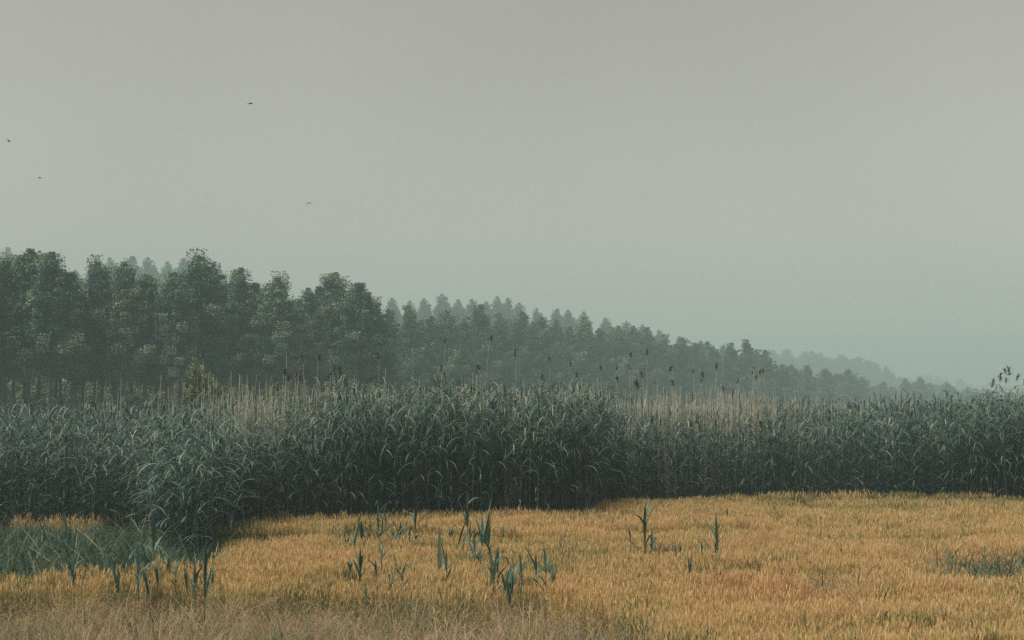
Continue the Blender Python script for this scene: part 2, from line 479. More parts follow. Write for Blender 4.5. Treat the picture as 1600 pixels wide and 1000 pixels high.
for k in range(66):
    px = 585 + k * 14.5 + R_.uniform(-5, 5)
    D = right_depth(px) + (8 if k % 2 else 18) + R_.uniform(-2, 2)
    py = np.interp(px, [a for a, b in far_right], [b for a, b in far_right]) + R_.uniform(8, 26) * (1 if px < 1150 else .45)
    x, z = at_depth(px, py, D)
    place_tree(LOW[R_.randrange(5)], x, D, z, ('hazy poplar two rows behind %s' if not k % 2 else 'hazy poplar half hidden just behind %s') % tree_at(px), 'poplars of the long receding row', wid=R_.uniform(1.05, 1.3) * (1 if px < 1200 else 1.5))
pale = [(-30, 392), (12, 389), (40, 397), (66, 402), (92, 412), (118, 424), (145, 418), (172, 405), (206, 403), (232, 404), (262, 411), (288, 406), (318, 412), (342, 419), (364, 440), (392, 452), (420, 462), (455, 470), (500, 474), (545, 476), (590, 480), (613, 472), (640, 476), (662, 473), (690, 466), (716, 474), (738, 474), (760, 478), (777, 469), (794, 472), (812, 480), (838, 488), (870, 489), (888, 491), (912, 493), (946, 503), (978, 508), (1004, 513), (1030, 522), (1062, 531), (1095, 538), (1130, 545)]
PALE_X = np.array([at_depth(px, py, 425)[0] for px, py in pale]); PALE_Z = np.array([at_depth(px, py, 425)[1] for px, py in pale])
def ridge_z(x, y):
    top = np.interp(x, np.concatenate([[-330], PALE_X, [78, 105]]), np.concatenate([[44], PALE_Z, [9, 0]]))
    k = np.exp(-((np.asarray(y) - 455) / 48.0) ** 2)
    return np.maximum(0, .48 * top * k - .6)
def build_ridge():
    xs, ys = np.linspace(-420, 230, 53), np.linspace(320, 600, 29)
    V, Fc = [], []
    for y in ys:
        for x in xs:
            e = min(1, max(0, (x + 420) / 90)) * min(1, (600 - y) / 40, (y - 320) / 30)
            V.append((x, y, float(ridge_z(x, y)) * e - .25 + .25 * (e > 0)))
    n = len(xs)
    for j in range(len(ys) - 1):
        for i in range(n - 1):
            a = j * n + i
            Fc.append((a, a + 1, a + n + 1, a + n))
    tag(link('hill', MB().add(V, Fc).mesh('hill', M_SOIL)), 'low ridge under the pale poplars', kind='structure')
build_ridge()
for i, (px, py) in enumerate(pale):
    for q in (0, 1):
        D = 425 + R_.uniform(-10, 10) + 22 * q
        x, z = at_depth(px + 9 * q, py - (5 if px > 600 else 0) + (R_.uniform(10, 18) if q else 0), D)
        g = float(ridge_z(x, D)) - .2
        t = place_tree(TALL[(i + q) % 3], x, D, max(z - g, 7), ('farther, lower pale poplar in the haze behind %s' if q else 'tall pale poplar in the haze far behind %s') % tree_at(px), 'pale poplars in the haze', wid=R_.uniform(1.0, 1.3))
        t.location.z = g

for k in range(22):
    px = 1375 + k * 11.5 + R_.uniform(-5, 5)
    D = 520 + k * 12 + R_.uniform(-20, 20)
    x, z = at_depth(px, np.interp(px, [1375, 1480, 1540, 1640], [600, 604, 610, 614]) + R_.uniform(-3, 4), D)
    place_tree(LOW[k % 5], x, D, z, ('low hazy far-line tree behind %s' if px < 1575 else 'low hazy far-line tree close to %s') % tree_at(px), 'low trees of the thin far line', wid=R_.uniform(1.5, 2.2))

# far hazy woods that read as one mass each
def far_wood(name, label, profile, D0, D1, n, seed):
    r = np.random.default_rng(seed)
    px = r.uniform(profile[0][0], profile[-1][0], n); D = r.uniform(D0, D1, n)
    top = np.interp(px, [p[0] for p in profile], [p[1] for p in profile])
    b = (500 - (top + np.where(r.random(n) < .5, r.uniform(-2, 7, n), r.uniform(4, 22, n)))) / F_PX
    dy = math.cos(PITCH) - b * math.sin(PITCH); dz = math.sin(PITCH) + b * math.cos(PITCH)
    t = D / dy
    X, Hh = (px - 800) / F_PX * t, np.maximum(CAM_H + dz * t, 3.5)
    s = Hh / 13.0
    wd = s * r.uniform(1.0, 1.9, n)
    make_instancer(name, label, np.stack([X, D, 0 * X], 1), np.stack([0 * X, 0 * X, r.uniform(0, 6.28, n)], 1), np.stack([wd, wd, s], 1), r.integers(0, 5, n), 0 * X, [k['crown'] for k in LOW])
far_wood('distant_wood', 'pale distant wood fading into haze behind the end of the long row', [(1150, 552), (1205, 547), (1270, 547), (1300, 551), (1340, 560), (1385, 571), (1410, 586), (1425, 604)], 860, 960, 80, 3)
far_wood('farthest_wood', 'faintest strip of trees, nearly lost in haze at the far right', [(1380, 590), (1420, 588), (1460, 585), (1500, 589), (1528, 600), (1560, 611), (1700, 613)], 1250, 1350, 110, 4)

# the small pale tree in front of the dark trunks, and low shrubs by the trunks
SHRUB = tree_kind(4.5, 1.25, .6, 300, 34, .13, .36, 30, mat=M_SHRUB, rad=.05)
def shrub(px, top, D, label, wid=1.0):
    x, z = at_depth(px, top, D)
    t = place_tree(SHRUB, x, D, z, label, None, wid, 'young_tree', 'tree')
shrub(305, 570, 62, 'small pale young tree among the dry stalks in front of the dark trunks', .62)
shrub(326, 592, 64, 'lower pale young bush at the right foot of the small pale tree', .8)
R2 = random.Random(31)
for k in range(30):
    px = -30 + k * 21 + R2.uniform(-8, 8)
    D = left_depth(px) + R2.uniform(22, 34)
    x, z = at_depth(px, R2.uniform(582, 606), D)
    t = place_tree(SHRUB, x, D, z, 'low green bush behind the trunk of %s' % tree_at(px), 'bushes under the near poplars', R2.uniform(1.3, 2.0), 'bush', 'bush')

# ------------------------------------------------------------------ reeds
def reed_proto(style, seed):
    """returns the stem and the leaves of one reed, nominal height 3 m, standing at the origin"""
    r = random.Random(seed)
    H = 3.0
    lean, la = r.uniform(0, .16), r.uniform(0, 6.28)
    def sp(s): return (math.cos(la) * lean * s * s * (1.5 if style == 'arch' else 1), math.sin(la) * lean * s * s, H * .93 * s - .03)
    stem = MB()
    tube(stem, [sp(k / 6) for k in range(7)], [.011 * (1 - .6 * k / 6) for k in range(7)], 4, r.uniform(.15, .6))
    leaves = []
    if style == 'arch':
        n = 11
        for k in range(n):
            s = .36 + .62 * (k / (n - 1)) ** .75
            m = MB()
            L = r.uniform(.55, .95) * (.75 if s < .45 else 1)
            ribbon(m, sp(s), k * 2.6 + r.uniform(-.6, .6), math.radians(r.uniform(58, 80)), math.radians(r.uniform(-85, -40)), L, r.uniform(.024, .038), 8, r.uniform(.15, .9), r.uniform(.95, 1.4), twist=r.uniform(-.7, .7), side=r.uniform(-.4, .4))
            leaves.append(m)
    else:
        n = 10
        for k in range(n):
            s = .20 + .78 * k / (n - 1)
            m = MB()
            L = r.uniform(.30, .56) * (1.0 if s < .9 else 1.1)
            e0 = r.uniform(35, 62) if s < .9 else r.uniform(66, 84)
            ribbon(m, sp(s), k * 3.0 + r.uniform(-.7, .7), math.radians(e0), math.radians(e0 - r.uniform(25, 85)), L, r.uniform(.024, .040), 6, r.uniform(.15, .75) if r.random() > .08 else 1.0, r.uniform(1.0, 2.0), twist=r.uniform(-.8, .8), side=r.uniform(-.3, .3))
            leaves.append(m)
    return stem, leaves

def joined(name, stem, leaves):
    mb = MB()
    mb.add(stem.v, stem.f, stem.t)
    ns = len(stem.f)
    for l in leaves: mb.add(l.v, l.f, l.t)
    me = mb.mesh(name, [M_REEDSTEM, M_REED])
    me.polygons.foreach_set('material_index', [0] * ns + [1] * (len(mb.f) - ns))
    return me

PROTO = {}
for st, s0 in (('arch', 500), ('stiff', 600)):
    PROTO[st] = []
    for k in range(8):
        stem, leaves = reed_proto(st, s0 + k)
        PROTO[st].append(dict(stem=stem.mesh('stem', M_REEDSTEM), leaves=[l.mesh('leaf', M_REED) for l in leaves], joined=joined('reed', stem, leaves)))

# front edge of the reed bed, read off the photograph at the level of the wheat tops, then laid on the ground
EDGE_PX = [(-420, 797), (0, 799), (236, 801), (244, 832), (300, 846), (345, 838), (388, 806), (480, 804), (640, 801), (880, 797), (926, 793), (942, 781), (1010, 776), (1300, 775), (1620, 777), (2050, 778)]
EDGE = [unproj(px, py, .68) for px, py in EDGE_PX]
EX, EY = np.array([e[0] for e in EDGE]), np.array([e[1] for e in EDGE])
def edge_y(x): return np.interp(x, EX, EY)

def reed_height(x, y):
    """height of the bed in metres by place: lower at the left, a tall block in the middle"""
    u = 800 + F_PX * x / y
    back = y - edge_y(x)
    front = np.interp(u, [-300, 0, 200, 245, 330, 420, 500, 560, 936, 946, 1000, 1300, 1480, 1600, 1900], [2.62, 2.62, 2.55, 2.38, 2.50, 2.70, 3.08, 3.30, 3.32, 2.80, 2.74, 2.76, 2.90, 3.10, 3.15])
    rear = np.interp(u, [-300, 0, 240, 420, 520, 936, 950, 1300, 1600, 1900], [2.88, 2.88, 2.90, 2.98, 3.30, 3.30, 2.92, 2.98, 3.14, 3.16])
    k = np.clip(back / 7.0, 0, 1)
    return (front * (1 - k) + rear * k) * (1 + .05 * (fbm(x * .9, y * .9, 5) - .5) * 2)

def reed_style(x, y, r):
    u = 800 + F_PX * x / y + r.normal(0, 14, np.shape(x))
    a = ((u > 246) & (u < 945)) | (u > 1490) | ((u > 246) & (u < 400))
    return np.where(r.random(np.shape(x)) < .12, ~a, a)

# 300 nearest reeds as individuals
r3 = np.random.default_rng(33)
seg = np.abs(np.diff(EX)) + .35 * np.abs(np.diff(EY))
vis_lo, vis_hi = unproj(-20, 799, .68)[0], unproj(1625, 777, .68)[0]
cnt = 0
GRP = 'green reeds along the front of the reed bed'
edge_s = np.concatenate([[0], np.cumsum(seg)])
s_lo, s_hi = np.interp(vis_lo, EX, edge_s), np.interp(vis_hi, EX, edge_s)
for k in range(300):
    s = s_lo + (s_hi - s_lo) * (k + r3.uniform(.1, .9)) / 300
    x, y = float(np.interp(s, edge_s, EX)), float(np.interp(s, edge_s, EY))
    x += r3.normal(0, .05); y += float(np.abs(r3.normal(0, .22)))
    h = float(reed_height(x, y)) * r3.uniform(.74, 1.05)
    arch = bool(reed_style(np.array(x), np.array(y), r3))
    u = 800 + F_PX * x / y
    size = 'short ' if h < .86 * float(reed_height(x, y)) else ('tall ' if h > .97 * float(reed_height(x, y)) else '')
    lab = '%s%s reed at the bed front below %s' % (size, 'arching-leaved' if arch else 'stiff-leaved', tree_at(u))
    p = PROTO['arch' if arch else 'stiff'][int(r3.integers(0, 8))]
    t = link('reed', None, loc=(x, y, 0), rot=(r3.normal(0, .055), r3.normal(0, .055), r3.uniform(0, 6.28)), scl=(1.0, 1.0, h / 3.0))
    tag(t, lab, 'reed', GRP)
    link('stem', p['stem'], t)
    for l in p['leaves']: link('leaf', l, t)

def reed_mass():
    r = np.random.default_rng(44)
    P = []
    for d0, d1, dens, x0, x1 in ((.30, 4.0, 26, -19, 24), (4.0, 12.0, 15, -24, 28), (12, 32, 7, -30, 36)):
        n = int((x1 - x0) * (d1 - d0) * dens)
        x = r.uniform(x0, x1, n); b = r.uniform(d0, d1, n)
        P.append(np.stack([x, edge_y(x) + b], 1))
    # the part of the front that lies outside the frame on either side
    for x0, x1 in ((-19, vis_lo), (vis_hi, 24)):
        n = int((x1 - x0) * .3 * 30); x = r.uniform(x0, x1, n)
        P.append(np.stack([x, edge_y(x) + r.uniform(0, .3, n)], 1))
    P = np.concatenate(P)
    x, y = P[:, 0], P[:, 1]
    keep = r.random(len(x)) < .55 + .9 * fbm(x * .8, y * .8, 9)
    x, y = x[keep], y[keep]; n = len(x)
    h = reed_height(x, y) * np.where(r.random(n) < .06, r.uniform(1.04, 1.16, n), r.uniform(.70, 1.05, n))
    st = reed_style(x, y, r)
    idx = np.where(st, 0, 8) + r.integers(0, 8, n)
    rot = np.stack([r.normal(0, .065, n), r.normal(0, .065, n), r.uniform(0, 6.28, n)], 1)
    w = r.uniform(.85, 1.15, n)
    tint = (fbm(x * .5, y * .5, 21) - .5) * .9 + np.where(r.random(n) < .05, .9, 0) + np.where(st, -.06, .14)
    make_instancer('reed_bed', 'dense dark green reed bed standing behind the wheat', np.stack([x, y, 0 * x], 1), rot, np.stack([w, w, h / 3.0], 1), idx, tint, [p['joined'] for p in PROTO['arch']] + [p['joined'] for p in PROTO['stiff']])
reed_mass()

# ------------------------------------------------------------------ dry reed stalks and their plumes
def plume_mesh(seed, size):
    r = random.Random(seed)
    mb = MB()
    az = r.uniform(0, 6.28)
    for k in range(44):
        s = k / 44
        L = size * r.uniform(.22, .55)
        a = az + r.gauss(0, 1.1)
        ribbon(mb, (math.cos(az) * size * .12 * s, math.sin(az) * size * .12 * s, -size * .55 * (1 - s)), a, math.radians(r.uniform(30, 85)), math.radians(r.uniform(-70, 50)), L, size * .075, 3, r.uniform(.1, .9), 1.0, .2)
    return mb.mesh('plume', M_PLUME)
PLUMES = [plume_mesh(700 + k, .24 + .03 * (k % 4)) for k in range(8)]
def stalk_mesh(seed):
    r = random.Random(seed)
    mb = MB(); a, b = r.uniform(-.09, .09), r.uniform(-.04, .04)
    tube(mb, [(a * (k / 6) ** 2 + .012 * math.sin(k * 2.1 + seed) * (0 < k < 6), b * (k / 6) ** 2, k / 6) for k in range(7)], [.0052 * (1 - .35 * k / 6) for k in range(7)], 4, r.uniform(.3, .7))
    return mb.mesh('stem', M_DRYSTEM), (a, b)
STALKS = [stalk_mesh(720 + k) for k in range(8)]
R4 = random.Random(17)
def dry_reed(px, py, D, lean=0.0, plume=1.0, label=None, group=None):
    x, z = at_depth(px, py, D)
    back = R4.uniform(.8, 2.4)
    for q in range(6):
        D = max(D, float(edge_y(x)) + back)
        x, z = at_depth(px, py, D)
    x, z = at_depth(px, py, D)
    me, (a, b) = STALKS[R4.randrange(8)]
    t = link('dry_reed', None, loc=(x - lean * z - a, D, 0))
    tag(t, label, 'dry reed', group)
    lean += 0
    o = link('stem', me, t, scl=(1.0, 1.0, z))
    o.rotation_euler = (0, 0, 0)
    # lean as a real bend of the whole plant
    t.rotation_euler = (R4.uniform(-.02, .02), math.atan(lean), 0)
    if plume:
        link('plume', PLUMES[R4.randrange(8)], t, loc=(a, b, z), rot=(0, 0, R4.uniform(0, 6.28)), scl=plume * .85)
    return t
named = [  # px, py of the head, depth, lean, plume size, label
    (766, 524, 35, .06, 1.15, 'tall dry reed with a big dark plume, highest above the middle of the bed'),
    (697, 530, 36, .07, .95, 'leaning dry reed with a dark plume left of the highest one'),
    (807, 549, 35, .07, 1.15, 'leaning dry reed with a dark plume just right of the highest one'),
    (645, 537, 36, .02, .6, 'thin pale stalk with a small head between the crowded stalks and the leaning plumes'),
    (593, 551, 36, .02, 1.0, 'dry reed with a dark plume at the right of the crowded stalks'),
    (515, 540, 36, .0, .7, 'tallest thin dry stalk rising from the crowded brown plumes'),
    (860, 558, 37, .03, .7, 'short dark plume on a hidden stalk, first right of the leaning plumes'),
    (890, 567, 36, .0, .9, 'dry reed with a small dark plume over the right part of the tall block'),
    (902, 584, 36, -.02, .9, 'low brown plume right of the tall block, under a higher one'),
    (844, 586, 36, .02, .9, 'reddish brown plume low over the middle of the tall block'),
    (987, 552, 39, .0, .9, 'dark plume on a straight stalk, left of the two tall ones'),
    (1011, 548, 39, -.01, 1.1, 'dry reed with a long dark plume, tallest right of the tall block'),
    (962, 572, 39, .0, 1.1, 'dark drooping plume over the right end of the tall block'),
    (984, 571, 39, .02, .9, 'dark plume beside the drooping one over the set-back reeds'),
    (998, 596, 38, .02, 1.6, 'bushy cluster of dark plume low over the set-back reeds'),
    (1023, 594, 39, .03, .8, 'small brown plume right of the bushy plume cluster'),
    (1047, 575, 39, -.03, .8, 'forked small plume on a thin stalk right of the two tall ones'),
    (1121, 570, 41, .05, 1.2, 'hooked dark plume standing alone before the hazy trees'),
    (1143, 607, 40, .0, .9, 'low dark plume near the pale stalk patch right of middle'),
    (1081, 619, 38, .0, 1.0, 'lowest dark plume half sunk in the set-back reeds'),
    (1177, 580, 41, .02, .8, 'thin dry reed with a dark head by the lone round-topped poplar'),
    (1083, 578, 41, -.03, .6, 'faint small plume between forked and hooked plumes'),
    (1550, 594, 36, .12, 1.2, 'leftmost dark plume of the cluster against the sky at right'),
    (1554, 589, 36, .16, .6, 'little plume just above the leftmost of the right cluster'),
    (1562, 584, 36, .10, 1.3, 'round dark plume in the cluster against the sky at right'),
    (1568, 576, 36, -.06, .8, 'slim plume bent left in the cluster at right'),
    (1577, 576, 36, -.03, 1.5, 'ragged fan-shaped plume topping the cluster against the sky'),
    (1589, 582, 36, .18, 1.0, 'long plume leaning right at the edge of the sky cluster'),
    (1570, 591, 36, -.08, .8, 'lower dark plume inside the cluster at right'),
    (1587, 603, 36, .06, .7, 'smallest low plume right of the sky cluster'),
    (1601, 592, 36, .14, .9, 'leaning plume cut by the right edge of the picture'),
    (317, 553, 34, .0, .7, 'tall dry stalk with a small dark head before the pale young tree'),
    (264, 599, 34, -.06, .5, 'leaning dry stalk with a whitish tip over the left reeds'),
    (497, 556, 36, .01, .9, 'brown plume just left of the tallest thin stalk'),
    (475, 558, 36, .02, .8, 'brown plume second left of the tallest thin stalk'),
    (448, 550, 36, .02, .8, 'faint plume on the stalk at the left end of the crowded plumes'),
    (747, 570, 36, .1, 1.0, 'dark slanted plume low under the highest plume'),
    (690, 573, 36, .02, 1.2, 'cluster-like brown plume under the leaning one left of middle'),
]
for px, py, D, ln, pl, lab in named:
    dry_reed(px, py, D, ln, pl, lab, 'dry reeds with plumes')
for k in range(46):
    px = R4.choice([R4.gauss(510, 38), R4.uniform(430, 760), R4.uniform(930, 1200)])
    dry_reed(px, R4.uniform(572, 606), R4.uniform(34.5, 39), R4.gauss(.02, .04), R4.uniform(.6, 1.0), 'thin dry reed with frayed brown plume before %s' % tree_at(px), 'dry reeds with plumes')
for k in range(200):
    z_ = R4.random()
    if z_ < .24: px, py, D = R4.gauss(388, 24), R4.uniform(580, 640), R4.uniform(29, 33)
    elif z_ < .66: px, py, D = (R4.gauss(1125, 50) if R4.random() < .5 else R4.uniform(940, 1260)), R4.uniform(598, 626), R4.uniform(38, 42)
    else: px, py, D = (R4.uniform(90, 700) if R4.random() < .7 else R4.uniform(700, 1300)), R4.triangular(572, 626, 618), R4.uniform(35, 42)
    lab = 'bare pale stalk in the straw-coloured clump before %s' % tree_at(px) if z_ < .24 else ('bare dry stalk above the set-back reeds before %s' % tree_at(px) if z_ < .66 else 'bare pale stalk above the reed tops before %s' % tree_at(px))
    dry_reed(px, py, D, R4.gauss(.02, .06), 0, lab, 'bare dry stalks')

def dry_fringe():
    """the thin dead stalks of former years that stand beyond counting among the green tops"""
    r = np.random.default_rng(88)
    n = 900
    c = r.random(n)
    px = np.where(c < .11, r.normal(400, 46, n), np.where(c < .70, r.normal(1090, 95, n), np.where(c < .9, r.uniform(420, 940, n), r.uniform(60, 1500, n))))
    tops = np.where(px < 470, r.triangular(585, 628, 655, n), np.where(px < 940, r.triangular(586, 612, 622, n), r.triangular(604, 632, 644, n)))
    ok = (tops > 560); px, tops = px[ok], tops[ok]; n = len(px)
    X, Y, Hh = np.zeros(n), np.zeros(n), np.zeros(n)
    for i in range(n):
        back = r.uniform(.9, 6.5) if px[i] > 480 else r.uniform(2.2, 7.5)
        D = 33.0
        for q in range(8):
            D = float(edge_y((px[i] - 800) / F_PX * D)) + back
        if px[i] < 480: D = max(D, 31.5)
        X[i], Hh[i] = at_depth(px[i], tops[i], D); Y[i] = D
    pro = []
    for k in range(6):
        rr = random.Random(770 + k); mb = MB(); a = rr.uniform(-.08, .08)
        tube(mb, [(a * (q / 6) ** 2, .02 * math.sin(q + k) * q / 6, q / 6) for q in range(7)], [.0050 * (1 - .4 * q / 6) for q in range(7)], 3, rr.uniform(.2, .8))
        me = mb.mesh('dry_stalk', M_DRYSTEM)
        pro.append(me)
    o = np.ones(n)
    make_instancer('dry_reed_fringe', 'thin straw-coloured dead stalks standing among the green reed tops', np.stack([X, Y, 0 * X], 1), np.stack([r.normal(0, .05, n), r.normal(0, .05, n), r.uniform(0, 6.28, n)], 1), np.stack([o, o, Hh], 1), r.integers(0, 6, n), 0 * X, pro)
dry_fringe()

# ------------------------------------------------------------------ wheat, grass, weeds
def wheat_clump(seed):
    r = random.Random(seed)
    mb = MB()
    for k in range(10):
        x, y = r.uniform(-.11, .11), r.uniform(-.11, .11)
        h = r.uniform(.50, .63)
        la, ln = r.uniform(0, 6.28), abs(r.gauss(0, .07))
        tt = r.gauss(.36, .10)
        dx, dy = math.cos(la) * ln, math.sin(la) * ln
        top = Vector((x + dx, y + dy, h))
        b0 = Vector((x, y, -.02))
        a = r.uniform(0, 6.28); u = Vector((math.cos(a), math.sin(a), 0)) * .0028
        mid = b0.lerp(top, .6) - Vector((dx, dy, 0)) * .2
        mb.add([b0 - u, b0 + u, mid + u, mid - u, top + u * .7, top - u * .7], [(0, 1, 2, 3), (3, 2, 4, 5)], tt - .14)
        # ear: a plump spindle, slightly nodding, with awns
        d = Vector((dx * 1.6 + r.gauss(0, .15), dy * 1.6 + r.gauss(0, .15), 1)).normalized()
        L = r.uniform(.075, .105); R0 = r.uniform(.0065, .0085)
        s1 = d.cross(Vector((math.cos(a), math.sin(a), 0))).normalized(); s2 = d.cross(s1)
        V = [top]
        for q, rr in ((.22, 1.0), (.62, .95), (.88, .6)):
            for j in range(4):
                an = j * math.pi / 2
                V.append(top + d * L * q + (s1 * math.cos(an) * .8 + s2 * math.sin(an) * 1.2) * R0 * rr)
        V.append(top + d * L)
        Fc = [(0, 1 + j, 1 + (j + 1) % 4) for j in range(4)]
        for ring in range(2):
            for j in range(4):
                p, q = 1 + ring * 4 + j, 1 + ring * 4 + (j + 1) % 4
                Fc.append((p, q, q + 4, p + 4))
        Fc += [(9 + j, 13, 9 + (j + 1) % 4) for j in range(4)]
        mb.add(V, Fc, tt + r.gauss(.14, .07))
        for j in range(5):
            q = top + d * L * r.uniform(.3, .95)
            e = (d + Vector((r.gauss(0, .25), r.gauss(0, .25), r.gauss(0, .1)))).normalized() * r.uniform(.05, .08)
            mb.add([q - s1 * .0012, q + s1 * .0012, q + e], [(0, 1, 2)], tt + .2)
        for j in range(2):
            ribbon(mb, b0.lerp(top, r.uniform(.35, .8)), r.uniform(0, 6.28), math.radians(r.uniform(40, 75)), math.radians(r.uniform(-70, 20)), r.uniform(.12, .22), .009, 3, tt + r.gauss(-.05, .18), 1.2)
    return mb.mesh('wheat', M_WHEAT, smooth=False)
WHEAT = [wheat_clump(900 + k) for k in range(10)]

GRASS_POLY = [(-500, 780), (236, 780), (244, 822), (300, 836), (340, 830), (356, 848), (318, 880), (215, 888), (120, 892), (0, 898), (-500, 908)]
ORANGE_POLY = [(14, 798), (40, 795), (110, 795), (170, 799), (140, 806), (90, 808), (30, 808)]
WEED_LINE = [(-600, 903), (0, 905), (120, 902), (250, 904), (330, 908), (500, 906), (600, 914), (700, 922), (830, 912), (930, 928), (1000, 960), (1070, 1000), (1200, 1090), (1600, 1300), (2200, 1500)]
def weed_y(px): return np.interp(px, [p[0] for p in WEED_LINE], [p[1] for p in WEED_LINE])

def wheat_field():
    r = np.random.default_rng(55)
    n = 46000
    y = np.sqrt(r.uniform(10.5 ** 2, 37.5 ** 2, n))
    x = r.uniform(-.44, .46, n) * y
    x += r.uniform(-.6, .6, n)
    u, v = proj(x, y, .68)
    back = edge_y(x) - y
    keep = back > -.35
    grass = inpoly(u + r.normal(0, 5, n), v + r.normal(0, 4.5, n), GRASS_POLY)
    orange = inpoly(u + r.normal(0, 8, n), v + r.normal(0, 2, n), ORANGE_POLY) & (r.random(n) < .42)
    keep &= ~grass | orange
    wl = weed_y(u) + 12 * (fbm(x * 1.1, y * 1.1, 3) - .5) * 2 + r.normal(0, 4, n)
    keep &= v < wl
    # wheel tracks and drill gaps where the stand is thin
    lane = np.abs(y - (27.6 + .045 * x + .25 * np.sin(x * .7))) < .24
    lane |= (np.abs(y - (23.4 + .03 * x + .2 * np.sin(x * .6 + 2))) < .18) & (x > -1)
    lane |= (np.abs(y - (31.0 + .05 * x + .2 * np.sin(x * .5 + 1))) < .20)
    lane |= (np.abs(y - (20.3 + .02 * x + .2 * np.sin(x * .8 + 4))) < .15) & (x > -.5)
    lane |= (np.abs(y - (17.6 + .03 * x + .15 * np.sin(x * .9))) < .13) & (x > 1)
    thin = lane & (r.random(n) < .75)
    thin |= fbm(x * .55, y * .9, 61) < .31
    keep &= ~(thin & (r.random(n) < .8))
    x, y, u, v = x[keep], y[keep], u[keep], v[keep]; n = len(x)
    s = .93 + .42 * (fbm(x * .30, y * .75, 71) - .5) + .16 * (fbm(x * 1.7, y * 1.7, 72) - .5)
    # stand heights drop and step up again in irregular bands (drill passes, lodged strips)
    q = (y + 1.6 * fbm(x * .22, y * .1, 74) + .5 * np.sin(x * .5)) / (2.6 + .8 * np.sin(y * .3))
    s += (.30 * fbm(x * .28, y * .4, 75) + .04) * (.55 - (q - np.floor(q)))
    s *= 1 - .30 * np.minimum(1, np.exp(-((u - 1550) / 85) ** 2 - ((v - 884) / 17) ** 2) + np.exp(-((u - 1100) / 75) ** 2 - ((v - 858) / 8) ** 2) + .8 * np.exp(-((u - 1290) / 60) ** 2 - ((v - 905) / 13) ** 2))
    s *= r.uniform(.92, 1.08, n)
    tint = 1.0 * (fbm(x * .22, y * .45, 81) - .5) + 1.15 * (fbm(x * 1.3, y * 1.8, 82) - .5) + .02
    # greener stand along the left edge of the block and in the strip before the reeds at right
    tint -= .55 * np.exp(-((u - 372) / 38) ** 2 - ((v - 828) / 22) ** 2)
    tint -= .30 * np.clip((u - 950) / 150, 0, 1) * np.clip((806 - v) / 30, 0, 1) * (.4 + 1.2 * fbm(x * .8, y * .8, 84))
    tint += .16 * np.clip((u - 700) / 500, 0, 1) * np.clip((v - 850) / 100, 0, 1)
    tint += np.where((v < 830) & (u < 200), .25, 0)
    s = np.where(inpoly(u, v, GRASS_POLY), s * r.uniform(.6, .95, n), s)
    rot = np.stack([r.normal(0, .07, n), r.normal(0, .07, n), r.uniform(0, 6.28, n)], 1)
    make_instancer('wheat_field', 'ripe golden wheat standing in front of the reed bed', np.stack([x, y, 0 * x], 1), rot, np.stack([s, s, s], 1), r.integers(0, 10, n), tint, WHEAT)
wheat_field()

def grass_clump(seed, n=16, hmin=.3, hmax=.6, mat=M_GRASS, w=.010, spread=.14):
    r = random.Random(seed)
    mb = MB()
    for k in range(n):
        e0 = r.uniform(60, 88)
        ribbon(mb, (r.uniform(-spread, spread), r.uniform(-spread, spread), -.01), r.uniform(0, 6.28), math.radians(e0), math.radians(e0 - r.uniform(20, 110)), r.uniform(hmin, hmax), w * r.uniform(.6, 1.5), 4, r.gauss(.42, .16), r.uniform(1.0, 1.8), twist=r.uniform(-.6, .6))
    return mb.mesh('grass', mat)
GRASSES = [grass_clump(950 + k) for k in range(6)] + [grass_clump(960 + k, 9, .45, .85, w=.016) for k in range(3)]

